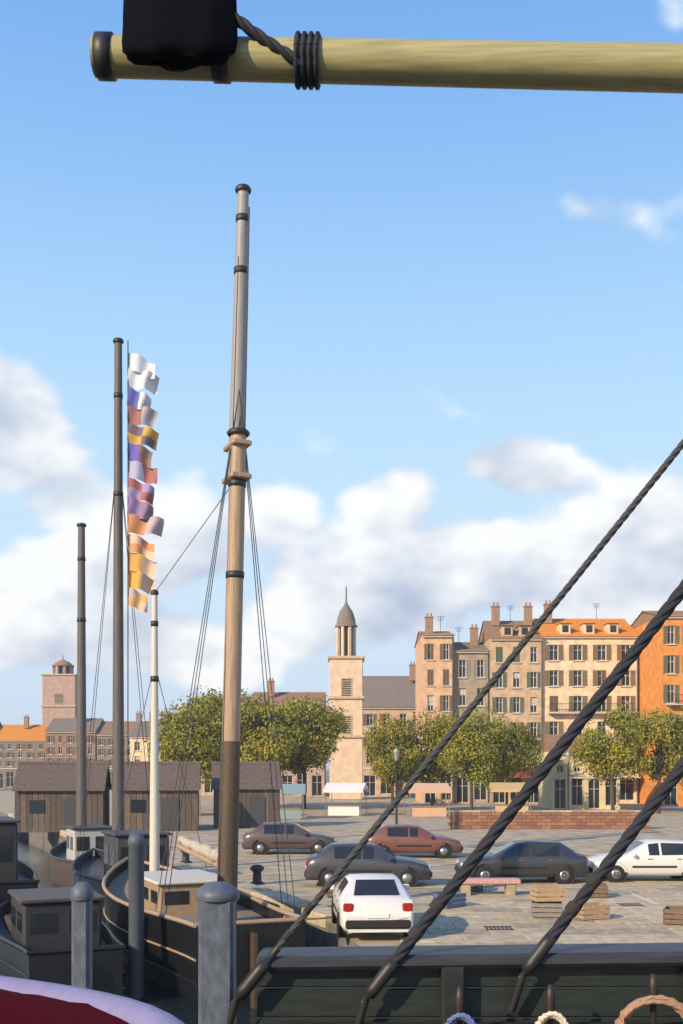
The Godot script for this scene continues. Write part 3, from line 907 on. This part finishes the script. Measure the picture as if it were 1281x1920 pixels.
func boat(called: String, label: String, at: Vector3, turn: float, L: float, B: float, fb: float, hullm: Material, stripe: Material, deckm: Material) -> Node3D:
	# local: bow towards -z, stern at z = +L/2, y = 0 at the waterline
	var t := thing(called, label, "boat", at, turn, "boats moored along the quay")
	var n := 18
	var rings := []
	var rail_l := []
	var rail_r := []
	var dk := []
	for i in n + 1:
		var s := float(i) / n
		var z := L * (0.5 - s)
		var b := B * 0.5 * boat_width(s)
		var y := fb * (1.0 + 0.4 * s * s * s + 0.12 * pow(1.0 - s, 2.0))
		var r := []
		for q in [[1.0, 1.0], [0.985, 0.6], [0.93, 0.2], [0.82, -0.1], [0.5, -0.45], [0.0, -0.6]]:
			r.append(Vector3(b * q[0], y * q[1] if q[1] > 0 else q[1], z))
		for q in [[0.5, -0.45], [0.82, -0.1], [0.93, 0.2], [0.985, 0.6], [1.0, 1.0]]:
			r.append(Vector3(-b * q[0], y * q[1] if q[1] > 0 else q[1], z))
		rings.append(r)
		rail_l.append(Vector3(-b, y + 0.02, z)); rail_r.append(Vector3(b, y + 0.02, z))
		dk.append([Vector3(b * 0.97, y - 0.32, z), Vector3(0, y - 0.27, z), Vector3(-b * 0.97, y - 0.32, z)])
	var st := S()
	st.set_smooth_group(1)
	loft(st, rings, false)
	st.set_smooth_group(-1)
	for j in range(1, 10): tri(st, rings[0][0], rings[0][j], rings[0][j + 1])
	done(st, "hull", hullm, t)
	st = S()
	tube(st, rail_l, 0.06, 6); tube(st, rail_r, 0.06, 6)
	tube(st, [rail_l[0], rail_r[0]], 0.06, 6)
	done(st, "rail", stripe, t)
	st = S()
	loft(st, dk, false)
	done(st, "deck", deckm, t)
	for wv in [[0.985, 0.6, 0.03, hullm], [0.945, 0.3, 0.025, hullm]]:
		for sd in [-1.0, 1.0]:
			var wl := []
			for i in range(0, n):
				var q: Vector3 = rings[i][0]
				wl.append(Vector3(sd * (q.x * wv[0] + 0.012), q.y * wv[1], q.z))
			st = S()
			tube(st, wl, wv[2], 6)
			done(st, "wale", stripe if wv[1] > 0.5 else hullm, t)
	# rudder and tiller head on the transom
	st = S()
	box(st, Vector3(0, fb * 0.35, L * 0.5 + 0.16), Vector3(0.08, fb * 1.3, 0.3))
	done(st, "rudder", mat("dark_wood", Color(0.07, 0.045, 0.032), 0.5, 0.4, 1.0), t)
	return t

func cabin(t: Node3D, c: Vector3, s: Vector3, m: Material, roofm: Material, nwin := 3):
	var st := S()
	cbox(st, c + Vector3(0, s.y * 0.5, 0), s, 0.06)
	var cb := done(st, "cabin", m, t)
	st = S()
	cbox(st, c + Vector3(0, s.y + 0.05, 0), Vector3(s.x + 0.16, 0.1, s.z + 0.2), 0.03)
	done(st, "roof", roofm, cb)
	for i in nwin:
		for sd in [-1.0, 1.0]:
			st = S()
			var z := c.z - s.z * 0.5 + s.z * (i + 0.5) / nwin
			box(st, Vector3(c.x + sd * (s.x * 0.5 + 0.006), c.y + s.y * 0.62, z), Vector3(0.02, s.y * 0.36, s.z / nwin * 0.66))
			done(st, "window", M.glass, cb)
	for x in [-0.25, 0.25]:
		st = S()
		box(st, Vector3(c.x + x * s.x, c.y + s.y * 0.62, c.z + s.z * 0.5 + 0.006), Vector3(s.x * 0.34, s.y * 0.38, 0.02))
		done(st, "window", M.glass, cb)

func mast(t: Node3D, base: Vector3, top: Vector3, r0: float, r1: float, m: Material, called := "mast") -> Node3D:
	var st := S()
	var pts := []
	var rr := []
	for i in 9:
		pts.append(base.lerp(top, i / 8.0)); rr.append(lerpf(r0, r1, i / 8.0))
	tube(st, pts, rr, 14)
	var o := done(st, called, m, t)
	st = S()
	lathe(st, top, [[r1 * 1.3, -0.06], [r1 * 1.5, 0.0], [r1 * 1.2, 0.08], [0.0, 0.12]], 12)
	done(st, "truck", M.iron, o)
	for f in [0.72, 0.9]:
		st = S()
		var rb := lerpf(r0, r1, f)
		lathe(st, base.lerp(top, f), [[rb + 0.004, -0.09], [rb + 0.025, -0.08], [rb + 0.025, 0.08], [rb + 0.004, 0.09]], 12)
		done(st, "mast_band", M.iron, o)
	return o

func line(t: Node3D, a: Vector3, b: Vector3, r: float, called: String, m: Material, sag := 0.0):
	var st := S()
	var pts := []
	for i in 7:
		var f := i / 6.0
		pts.append(a.lerp(b, f) - Vector3(0, sag * 4.0 * f * (1.0 - f), 0))
	tube(st, pts, r, 6)
	return done(st, called, m, t)

func boats():
	var dirx := 72.0 / 177.3
	var dirz := 162.0 / 177.3
	var yaw := atan2(dirx, dirz)     # bow points along the quay edge, away from the ship
	var blk: Material = mat("hull_black", Color(0.007, 0.008, 0.011), 0.4, 0.3, 0.6)
	var wood: Material = mat("hull_wood", Color(0.20, 0.145, 0.10), 0.5, 0.4, 0.8)
	var slate: Material = mat("hull_slate", Color(0.028, 0.033, 0.042), 0.4, 0.3, 0.6)
	var teak: Material = mat("deck_teak", Color(0.24, 0.185, 0.13), 0.8, 0.4, 1.0)
	var spruce: Material = along(mat("spar_spruce", Color(0.35, 0.25, 0.165), 0.55, 0.5, 1.0), Vector3(2.5, 0.15, 2.5))
	var dspar: Material = along(mat("spar_dark", Color(0.10, 0.09, 0.085), 0.6, 0.5, 1.0), Vector3(2.5, 0.15, 2.5))
	var pale: Material = mat("spar_pale", Color(0.55, 0.52, 0.46), 0.5, 0.2, 1.0)
	var grey_p: Material = mat("grey_paint", Color(0.05, 0.053, 0.06), 0.6, 0.3, 0.6)
	var darkw: Material = mat("dark_wood", Color(0.07, 0.045, 0.032), 0.5, 0.4, 1.0)
	var rig: Material = mat("rigging", Color(0.05, 0.05, 0.055), 0.8)
	# wooden schooner: tall mast near us, pale mast further off
	var c1 := Vector3(-4.75, WATER, -31.0)
	var b1 := boat("schooner", "black two masted boat with tan cabin, moored nearest to us", c1, yaw, 13.0, 3.7, 1.75, blk, spruce, teak)
	var inv := b1.transform.affine_inverse()
	var bs := inv * P(424, 1720, 28.0)
	var tp := inv * P(459, 345, 28.0)
	var foot := bs - Vector3(0, 0.6, 0)
	var hound := bs.lerp(tp, 0.60)
	mast(b1, foot, bs.lerp(tp, 0.66), 0.26, 0.21, spruce)
	var sleeve := S()
	tube(sleeve, [foot, bs.lerp(tp, 0.24)], [0.272, 0.257], 16)
	done(sleeve, "mast_coat", mat("mast_coat", Color(0.075, 0.05, 0.03), 0.6, 0.4, 1.0), b1)
	var tm := Vector3(0.06, 0, -0.3)
	mast(b1, hound + tm, tp + tm, 0.23, 0.15, mat("topmast", Color(0.27, 0.265, 0.27), 0.55, 0.25, 1.0), "topmast")
	var capst := S()
	cbox(capst, bs.lerp(tp, 0.645) + tm * 0.5, Vector3(0.52, 0.14, 0.9), 0.03)
	done(capst, "mast_cap", spruce, b1)
	capst = S()
	cbox(capst, hound + tm * 0.5, Vector3(0.56, 0.14, 0.9), 0.03)
	done(capst, "trestle", spruce, b1)
	var b2 := inv * P(290, 1640, 33.6)
	var t2 := inv * P(290, 1112, 33.6)
	mast(b1, b2 - Vector3(0, 0.8, 0), t2, 0.17, 0.09, pale)
	cabin(b1, Vector3(0, 1.45, 0.2), Vector3(2.0, 0.95, 3.0), mat("cabin_tan", Color(0.34, 0.24, 0.16), 0.5, 0.3, 1.0), pale)
	var bst := S()
	tube(bst, [bs + Vector3(0, 1.3, -0.2), bs + Vector3(0, 1.55, -4.6)], [0.1, 0.08], 10)
	done(bst, "boom", spruce, b1)
	# furled sail along the boom
	bst = S()
	var fp := []
	var fr := []
	for i in 14:
		var f := i / 13.0
		fp.append(bs + Vector3(0.02 * sin(i * 2.1), 1.52 + 0.25 * f + 0.03 * sin(i * 1.7), -0.3 - 4.1 * f))
		fr.append((0.19 - 0.08 * f) * (0.85 if i % 3 == 0 else 1.08))
	tube(bst, fp, fr, 10)
	done(bst, "furled_sail", mat("sailcloth", Color(0.42, 0.37, 0.30), 0.9, 0.2, 1.0), b1)
	for s in [-1.0, 1.0]:
		for k in 3:
			line(b1, bs + Vector3(s * 1.75, 0.2, -0.5 + 0.5 * k), bs.lerp(tp, 0.72), 0.012, "stay", rig)
		line(b1, b2 + Vector3(s * 1.6, 0.1, 0.4), b2.lerp(t2, 0.75), 0.012, "stay", rig)
	line(b1, bs.lerp(tp, 0.6), t2, 0.012, "stay", rig)
	line(b1, bs + Vector3(0.24, 0.3, 0.06), bs.lerp(tp, 0.97) + Vector3(0.14, 0, 0), 0.02, "halyard", rig)
	line(b1, bs + Vector3(-0.26, 0.3, 0.1), bs.lerp(tp, 0.9) + Vector3(-0.12, 0, 0), 0.014, "halyard", rig)
	# slate boat with the hoist of signal flags
	var c2 := Vector3(-8.5, WATER, -41.0)
	var k2 := boat("fishing_boat", "slate grey boat with dark mast and a hoist of signal flags", c2, yaw, 10.5, 3.3, 1.5, slate, grey_p, darkw)
	inv = k2.transform.affine_inverse()
	bs = inv * P(222, 1640, 40.0)
	tp = inv * P(222, 640, 40.0)
	mast(k2, bs - Vector3(0, 0.5, 0), tp, 0.24, 0.14, dspar)
	cabin(k2, Vector3(0, 1.3, 2.6), Vector3(1.9, 1.9, 2.2), grey_p, grey_p, 2)
	for s in [-1.0, 1.0]:
		for k in 2: line(k2, bs + Vector3(s * 1.5, -0.1, -0.4 + 0.8 * k), bs.lerp(tp, 0.8), 0.013, "stay", rig)
	flag_hoist()
	# third boat, thin mast
	var k3 := boat("fishing_boat", "dark boat with a shorter grey mast, left of the flags", Vector3(-12.4, WATER, -51.0), yaw, 8.5, 2.8, 1.3, darkw, grey_p, darkw)
	inv = k3.transform.affine_inverse()
	bs = inv * P(153, 1600, 50.0)
	tp = inv * P(153, 985, 50.0)
	mast(k3, bs - Vector3(0, 0.5, 0), tp, 0.26, 0.16, dspar)
	cabin(k3, Vector3(0, 1.1, 1.6), Vector3(1.7, 1.7, 1.9), mat("cabin_white", Color(0.42, 0.41, 0.40), 0.5, 0.2, 1.0), grey_p, 2)
	# black tug rafted outside
	var k4 := boat("tug_boat", "black hulled work boat lying at the far left", Vector3(-12.6, WATER, -36.5), yaw, 10.0, 3.9, 1.9, blk, blk, darkw)
	cabin(k4, Vector3(0, 1.6, 0.8), Vector3(2.4, 2.2, 2.8), mat("wheelhouse", Color(0.025, 0.026, 0.03), 0.6, 0.3, 0.6), grey_p, 2)
	inv = k4.transform.affine_inverse()
	var st := S()
	lathe(st, Vector3(0, 3.4, -1.6), [[0.32, -1.6], [0.30, 0.4], [0.34, 0.45], [0.30, 0.5], [0.26, 0.5]], 14)
	done(st, "funnel", mat("funnel", Color(0.2, 0.06, 0.035), 0.6), k4)
	for i in 4:
		st = S()
		var z := 3.6 - i * 2.2
		lathe(st, Vector3(1.95 * boat_width(0.5 - z / 10.0) + 0.06, 1.1, z), [[0.14, 0.0], [0.28, 0.0], [0.32, 0.06], [0.32, 0.12], [0.28, 0.18], [0.14, 0.18], [0.14, 0.0]], 14, Vector3.RIGHT)
		done(st, "tyre_fender", M.rubber, k4)
	var k6 := boat("lighter", "low black barge between the black work boat and the two masted boat", Vector3(-7.9, WATER, -28.6), yaw, 9.0, 2.9, 1.25, blk, blk, darkw)
	cabin(k6, Vector3(0, 1.0, 1.4), Vector3(1.9, 1.3, 2.4), mat("wheelhouse", Color(0.025, 0.026, 0.03), 0.6), darkw, 2)
	st = S()
	cbox(st, Vector3(0, 1.15, -1.4), Vector3(1.7, 0.5, 2.2), 0.05)
	done(st, "hatch", mat("hatch", Color(0.06, 0.045, 0.035), 0.8, 0.4, 1.0), k6)
	# further small masts by the far quay
	for a in [[92, 1225, 70.0, "white yacht with pinkish mast beyond the dark boats"], [20, 1300, 82.0, "pale yacht farthest left along the quay"]]:
		var d: float = a[2]
		var edge := -0.4 - (d - 28.0) * 0.4444
		var k5 := boat("yacht", a[3], Vector3(edge - 2.2 - (2.0 if d < 75 else 0.0), WATER, -d), yaw, 8.0, 2.6, 1.1, M.white_paint, grey_p, teak)
		var iv := k5.transform.affine_inverse()
		var x: float = k5.position.x
		var topy: float = EYE + (1440.0 - a[1]) / F * d
		mast(k5, iv * Vector3(x, WATER + 0.7, -d), iv * Vector3(x, topy, -d), 0.1, 0.07, mat("alu_warm", Color(0.45, 0.36, 0.32), 0.5))
		cabin(k5, Vector3(0, 0.85, 0.3), Vector3(1.6, 0.6, 3.0), M.white_paint, M.white_paint)
	var mr: Material = mat("mooring", Color(0.36, 0.31, 0.24), 0.9, 0.3, 4.0)
	for a in [[Vector3(-1.4, 0.35, -26.2), Vector3(0.75, 0.35, -28.5), "mooring rope from the black two masted boat to the nearest bollard"], [Vector3(-6.8, 0.4, -36.6), Vector3(-2.9, 0.35, -36.73), "mooring rope from the slate boat to the second bollard"]]:
		var mo := laid_rope(rope_path(a[0], a[1], 0.08, 0.18), 0.03)
		tag(done(mo, "mooring_rope", mr), a[2], "rope")
	# steel mooring pile
	var pt := thing("mooring_pile", "slate blue steel mooring pile standing in the basin", "pile", Vector3(-5.0, WATER - 1.0, -26.0))
	st = S()
	lathe(st, Vector3.ZERO, [[0.19, 0], [0.19, 4.7], [0.21, 4.72], [0.21, 4.85], [0.15, 5.0], [0.0, 5.02]], 16)
	done(st, "shaft", mat("pile_paint", Color(0.075, 0.09, 0.115), 0.6, 0.35, 0.8), pt)

func flag_hoist():
	# a string of signal flags hanging slack beside the dark mast
	var t := thing("signal_flag_hoist", "string of blue, red and ochre signal flags beside the dark mast", "flags", P(240, 1135, 39.6))
	var b := 0.0198
	var cols := [[Color(0.55, 0.6, 0.68), Color(0.7, 0.72, 0.75)], [Color(0.60, 0.63, 0.68), Color(0.72, 0.73, 0.76)], [Color(0.12, 0.13, 0.42), Color(0.62, 0.62, 0.66)],
		[Color(0.30, 0.14, 0.14), Color(0.42, 0.40, 0.44)], [Color(0.5, 0.33, 0.08), Color(0.17, 0.13, 0.18)], [Color(0.14, 0.12, 0.42), Color(0.25, 0.16, 0.13)],
		[Color(0.38, 0.38, 0.55), Color(0.32, 0.12, 0.12)], [Color(0.30, 0.24, 0.44), Color(0.33, 0.12, 0.13)], [Color(0.25, 0.18, 0.38), Color(0.24, 0.18, 0.26)],
		[Color(0.50, 0.24, 0.12), Color(0.44, 0.36, 0.40)], [Color(0.52, 0.25, 0.12), Color(0.60, 0.44, 0.32)], [Color(0.58, 0.31, 0.08), Color(0.56, 0.42, 0.30)],
		[Color(0.60, 0.33, 0.08), Color(0.52, 0.40, 0.32)], [Color(0.54, 0.32, 0.12), Color(0.48, 0.38, 0.32)]]
	var m := StandardMaterial3D.new()
	m.vertex_color_use_as_albedo = true
	m.roughness = 0.85
	m.backlight_enabled = true; m.backlight = Color(0.15, 0.15, 0.15)
	var H := 34.0 * b
	for i in cols.size():
		var top := (cols.size() - i) * H
		var st := SurfaceTool.new()
		st.begin(Mesh.PRIMITIVE_TRIANGLES)
		st.set_smooth_group(1)
		var nx := 14
		var ny := 6
		var ph := rng.randf() * 6.0
		var wd := 1.05 + 0.3 * sin(i * 2.3) * rng.randf()
		var drop := 0.16 + 0.34 * rng.randf()
		var amp := rng.randf_range(0.09, 0.2)
		var at := func(u: float, v: float) -> Vector3:
			return Vector3(u * wd * (1.0 - 0.06 * v) + 0.03 * sin(v * 4.0 + ph), top - v * H * (1.04 - 0.12 * u) - drop * pow(u, 1.4) + 0.03 * sin(u * 9.0 + ph), amp * sin(u * 9.0 + ph + v * 1.2) * (0.25 + u) + 0.06 * sin(v * 3.0 + ph) * u)
		for a in nx:
			for c in ny:
				var u0 := float(a) / nx
				var u1 := float(a + 1) / nx
				var v0 := float(c) / ny
				var v1 := float(c + 1) / ny
				var col: Color = cols[i][0] if (a < 7 if i % 3 != 1 else (c < 3) != (a < 7)) else cols[i][1]
				for q in [[u0, v0], [u1, v0], [u1, v1], [u0, v0], [u1, v1], [u0, v1]]:
					st.set_color(col); st.add_vertex(at.call(q[0], q[1]))
		done(st, "flag", m, t)
	var st2 := S()
	tube(st2, [Vector3(0, -6.0, 0), Vector3(0, cols.size() * H + 0.4, 0)], 0.022, 5)
	done(st2, "halyard", mat("rigging", Color(0.05, 0.05, 0.055), 0.8), t)

# ---------------------------------------------------------------- the ship we stand on
func laid_rope(pts: Array, r: float, strands := 3, pitch := 0.0) -> SurfaceTool:
	# three twisted strands along a path
	var st := S()
	var lay := pitch if pitch > 0.0 else r * 9.0
	for k in strands:
		var out := []
		var run := 0.0
		for i in pts.size():
			if i > 0: run += (pts[i] - pts[i - 1]).length()
			var ax: Vector3 = (pts[min(i + 1, pts.size() - 1)] - pts[max(i - 1, 0)]).normalized()
			var u := ax.cross(Vector3(0.3, 0.2, 1)).normalized()
			var v := ax.cross(u)
			var a := TAU * (float(k) / strands + run / lay)
			out.append(pts[i] + (u * cos(a) + v * sin(a)) * r * 0.5)
		tube(st, out, r * 0.56, 6)
	return st

func rope_path(a: Vector3, b: Vector3, step: float, sag := 0.0) -> Array:
	var n := int((b - a).length() / step) + 1
	var o := []
	for i in n + 1:
		var f := float(i) / n
		o.append(a.lerp(b, f) - Vector3(0, sag * 4.0 * f * (1.0 - f), 0))
	return o

func own_ship():
	var t := thing("sailing_ship", "dark railed sailing ship in the foreground with wooden spar and ropes", "ship")
	var green: Material = along(mat("bulwark_green", Color(0.018, 0.026, 0.024), 0.45, 0.55, 1.2), Vector3(0.6, 4, 4))
	var cap: Material = along(mat("cap_paint", Color(0.036, 0.04, 0.05), 0.5, 0.5, 1.0), Vector3(0.5, 4, 4))
	var post: Material = along(mat("post_paint", Color(0.085, 0.105, 0.14), 0.55, 0.55, 1.2), Vector3(3, 1.5, 3))
	var spar: Material = along(mat("spar_ash", Color(0.34, 0.315, 0.15), 0.5, 0.45, 0.8), Vector3(0.35, 5, 5))
	var deckm: Material = mat("ship_deck", Color(0.2, 0.15, 0.1), 0.8, 0.4, 1.2)
	var deck_y := 2.3
	var D := 5.3
	# deck planks (below the frame, seen only from a step aside)
	for i in 24:
		var st0 := S()
		cbox(st0, Vector3(2.0, deck_y - 0.03, -D + 0.2 + i * 0.16), Vector3(14.0, 0.06, 0.152), 0.006)
		done(st0, "deck_plank", deckm, t)
	# bulwark right of the gate: planks, cap rail, rail stanchions
	var xl := -0.42
	var xr := 9.0
	var ht := 3.08
	for i in 5:
		var st1 := S()
		cbox(st1, Vector3((xl + xr) * 0.5, deck_y + 0.08 + i * 0.15, -D - 0.03), Vector3(xr - xl, 0.144, 0.05), 0.008)
		done(st1, "bulwark_plank", green, t)
	var st := S()
	var bs := Basis(Vector3.BACK, 0.012)
	cbox(st, Vector3((xl + xr) * 0.5 + 0.1, ht + 0.02, -D - 0.05), Vector3(xr - xl + 0.2, 0.07, 0.3), 0.02, bs)
	done(st, "cap_rail", cap, t)
	for x in [0.55, 1.75, 2.95, 4.15, 5.35]:
		st = S()
		cbox(st, Vector3(x, deck_y + 0.37, -D + 0.045), Vector3(0.12, 0.74, 0.1), 0.015)
		done(st, "stanchion", green, t)
	st = S()
	cbox(st, Vector3(2.0, deck_y + 0.42, -D + 0.13), Vector3(4.6, 0.06, 0.18), 0.012)
	done(st, "pin_rail", darkwood(), t)
	# gate posts
	for a in [[408, 1668, 0.172], [154, 1668, 0.09]]:
		st = S()
		var p := P(a[0], a[1], D)
		var h: float = p.y - deck_y
		cbox(st, Vector3(p.x, deck_y + h * 0.5 - 0.02, p.z), Vector3(a[2], h - 0.04, a[2]), 0.016)
		lathe(st, Vector3(p.x, p.y - 0.05, p.z), [[a[2] * 0.62, 0.0], [a[2] * 0.66, 0.02], [a[2] * 0.6, 0.05], [a[2] * 0.3, 0.085], [0.0, 0.09]], 16)
		done(st, "gate_post", post, t)
	# mast outside the picture on the right, carrying spar and shrouds
	st = S()
	tube(st, [Vector3(5.0, deck_y - 0.1, -5.4), Vector3(5.0, 14.5, -5.4)], [0.2, 0.15], 14)
	done(st, "mast", spar, t)
	# spar
	var a0 := P(178, 106, 6.0)
	var a1 := Vector3(4.85, P(2280, 150, 5.7).y, -5.7)
	st = S()
	var pts := []
	var rr := []
	for i in 13:
		var f := i / 12.0
		pts.append(a0.lerp(a1, f)); rr.append(lerpf(0.104, 0.128, f))
	tube(st, pts, rr, 20)
	var sp := done(st, "spar", spar, t)
	var ax := (a1 - a0).normalized()
	for f in [0.01, 0.115]:
		st = S()
		lathe(st, a0.lerp(a1, f), [[0.1, -0.05], [0.118, -0.045], [0.118, 0.045], [0.1, 0.05]], 20, ax)
		done(st, "spar_band", M.iron, sp)
	# black canvas bundle hanging over the outer end of the spar
	st = S()
	st.set_smooth_group(1)
	var c := P(340, 138, 5.9) + Vector3(0, 0, 0.1)
	var rings := []
	for j in 15:
		var f := j / 14.0
		var y: float = c.y + [0.0, 0.012, 0.04, 0.1][j] if j < 4 else c.y + 0.1 + (j - 3) * 0.13
		var r := []
		for i in 40:
			var an := TAU * i / 40
			var fold := 1.0 + 0.05 * sin(an * 7.0 + 1.3 * sin(f * 5.0)) + 0.03 * sin(an * 13.0 + f * 4.0)
			var wide: float = (0.292 + 0.01 * sin(f * 9.0)) * fold * [0.55, 0.86, 0.97, 1.0][mini(j, 3)]
			r.append(Vector3(c.x + cos(an) * wide, y + 0.012 * sin(an * 5.0 + j * 0.4), c.z + sin(an) * wide * 0.33))
		rings.append(r)
	loft(st, rings, true, true)
	done(st, "canvas_bundle", mat("black_canvas", Color(0.0045, 0.005, 0.008), 0.95, 0.35, 4.0), t)
	# lashing that runs from the bundle down round the spar
	var l0 := P(436, 30, 5.82)
	var l1 := P(565, 118, 5.86)
	st = laid_rope(rope_path(l0, l1, 0.02, 0.01), 0.03)
	done(st, "lashing", M.rope_dark, t)
	for k in 4:
		st = S()
		var q := a0.lerp(a1, (P(560 + k * 12, 118, 6.0).x - a0.x) / (a1.x - a0.x))
		var loop := []
		var rg := ring(q, ax, 0.124, 20)
		for i in 21: loop.append(rg[i % 20])
		tube(st, loop, 0.016, 6, false)
		done(st, "lashing_turn", M.rope_dark, t)
	# three shrouds rising to the right
	for s in [[447.0, 1870.0, 1281.0, 820.0, 0.0165], [690.0, 1868.0, 1281.0, 1094.0, 0.030], [985.0, 1822.0, 1281.0, 1428.0, 0.030]]:
		var p0 := P(s[0], s[1], D - 0.1)
		var p1 := P(s[2], s[3], D - 0.1)
		var dirv := (p1 - p0).normalized()
		var far := (4.9 - p0.x) / dirv.x
		var st2 := laid_rope(rope_path(p0 + dirv * 0.14, p0 + dirv * far, 0.025, 0.03), s[4], 4, s[4] * 12.0)
		var sh := done(st2, "shroud", M.rope_dark if s[4] > 0.02 else mat("rope_grey", Color(0.05, 0.052, 0.06), 0.85, 0.4, 6.0), t)
		for k in 2:
			st = S()
			tube(st, [p0 + dirv * (0.36 + k * 0.17), p0 + dirv * (0.41 + k * 0.17)], s[4] * 1.14, 10)
			done(st, "seizing", mat("seizing", Color(0.03, 0.028, 0.026), 0.9), sh)
		# rigging screw between the rope and the rail
		st = S()
		lathe(st, p0 + dirv * 0.05, [[0.016, -0.09], [0.016, -0.05], [0.03, -0.045], [0.034, 0.0], [0.034, 0.12], [0.03, 0.165], [0.018, 0.17], [0.018, 0.26]], 12, dirv)
		done(st, "rigging_screw", M.iron, sh)
		st = S()
		tube(st, [p0 - dirv * 0.02, p0 - dirv * 0.1 - Vector3(0, 0.12, 0.04)], 0.02, 8)
		done(st, "chainplate", M.iron, sh)
	# coils of rope on the pin rail
	coil("thick coil of tan rope on the pin rail at bottom right", P(1225, 1895, D - 0.28), 0.17, 0.15, Color(0.36, 0.22, 0.14), "coil_tan", 11)
	coil("cream rope coil on the pin rail below the right rope", P(1032, 1915, D - 0.28), 0.075, 0.1, Color(0.66, 0.58, 0.48), "coil_cream", 7)
	coil("small blue rope coil hanging between the two right ropes", P(862, 1918, D - 0.28), 0.075, 0.1, Color(0.12, 0.17, 0.36), "coil_blue", 7)
	tender()

func darkwood() -> Material:
	return mat("pin_wood", Color(0.03, 0.022, 0.016), 0.5, 0.4, 1.5)

func coil(label: String, at: Vector3, rx: float, ry: float, c: Color, key: String, turns: int):
	var t := thing("rope_coil", label, "rope", at, 0.0, "rope coils on the pin rail")
	var pts := []
	for i in turns * 22:
		var a := TAU * i / 22.0
		var k := int(i / 22.0)
		var w := 1.0 + 0.07 * sin(k * 2.7) + 0.03 * sin(a * 3.0 + k)
		pts.append(Vector3(cos(a) * rx * w, sin(a) * ry * w - ry * 0.6, 0.02 + 0.013 * (k % 4) + 0.012 * sin(k * 1.9)))
	var st := laid_rope(pts, 0.013, 3, 0.07)
	done(st, "turns", mat(key, c, 0.9, 0.3, 6.0), t)
	st = S()
	lathe(st, Vector3(0, -0.22, 0), [[0.0, -0.02], [0.014, 0.0], [0.014, 0.24], [0.02, 0.27], [0.022, 0.34], [0.012, 0.39], [0.0, 0.395]], 10)
	done(st, "belaying_pin", darkwood(), t)

func tender():
	# small boat stowed on deck, maroon cover, pale gunwale; its quarter shows in the corner
	var t := thing("covered_tender", "small boat with maroon canvas cover and pale lilac gunwale, bottom left", "boat", Vector3(-1.68, 2.36, -2.80), 0.0)
	t.rotation.y = -PI * 0.5 - 0.56
	var L := 3.0
	var B := 1.35
	var st := S()
	var rings := []
	var rail := []
	var cov := []
	var n := 24
	for i in n + 1:
		var s := float(i) / n
		var z := L * (0.5 - s)
		var b := B * 0.5 * sqrt(maxf(0.0, 1.0 - pow(abs(2.0 * s - 0.9) / 1.1, 2.6))) if s > 0.02 else B * 0.33
		b = maxf(b, 0.02)
		var y := 0.93 + 0.10 * s * s
		rings.append([Vector3(b, y, z), Vector3(b * 0.95, 0.6, z), Vector3(b * 0.7, 0.35, z), Vector3(0, 0.25, z), Vector3(-b * 0.7, 0.35, z), Vector3(-b * 0.95, 0.6, z), Vector3(-b, y, z)])
		rail.append([Vector3(b, y, z), Vector3(-b, y, z)])
		var row := []
		for k in 11:
			var u := k / 10.0 * 2.0 - 1.0
			row.append(Vector3(u * b * 0.97, y + 0.02 + 0.10 * (1.0 - u * u) * smooth(0.0, 0.25, s) * smooth(1.0, 0.7, s) + 0.008 * sin(s * 40.0 + u * 5.0), z))
		cov.append(row)
	st.set_smooth_group(1)
	loft(st, rings, false)
	done(st, "hull", mat("tender_hull", Color(0.45, 0.43, 0.55), 0.4, 0.15, 1.0), t)
	st = S()
	for sd in 2:
		var l := []
		for r in rail: l.append(r[sd])
		tube(st, l, 0.055, 10)
	tube(st, [rail[0][0], rail[0][1]], 0.055, 10)
	done(st, "gunwale", mat("gunwale", Color(0.22, 0.20, 0.36), 0.5, 0.25, 2.0), t)
	st = S()
	st.set_smooth_group(1)
	loft(st, cov, false)
	done(st, "cover", mat("maroon_canvas", Color(0.085, 0.001, 0.007), 0.95, 0.3, 3.0), t)
	M.maroon_canvas.metallic_specular = 0.15; M.black_canvas.metallic_specular = 0.15
	for z in [-0.8, 0.8]:
		st = S()
		cbox(st, Vector3(0, 0.17, z), Vector3(0.9, 0.34, 0.1), 0.02)
		done(st, "chock", darkwood(), t)
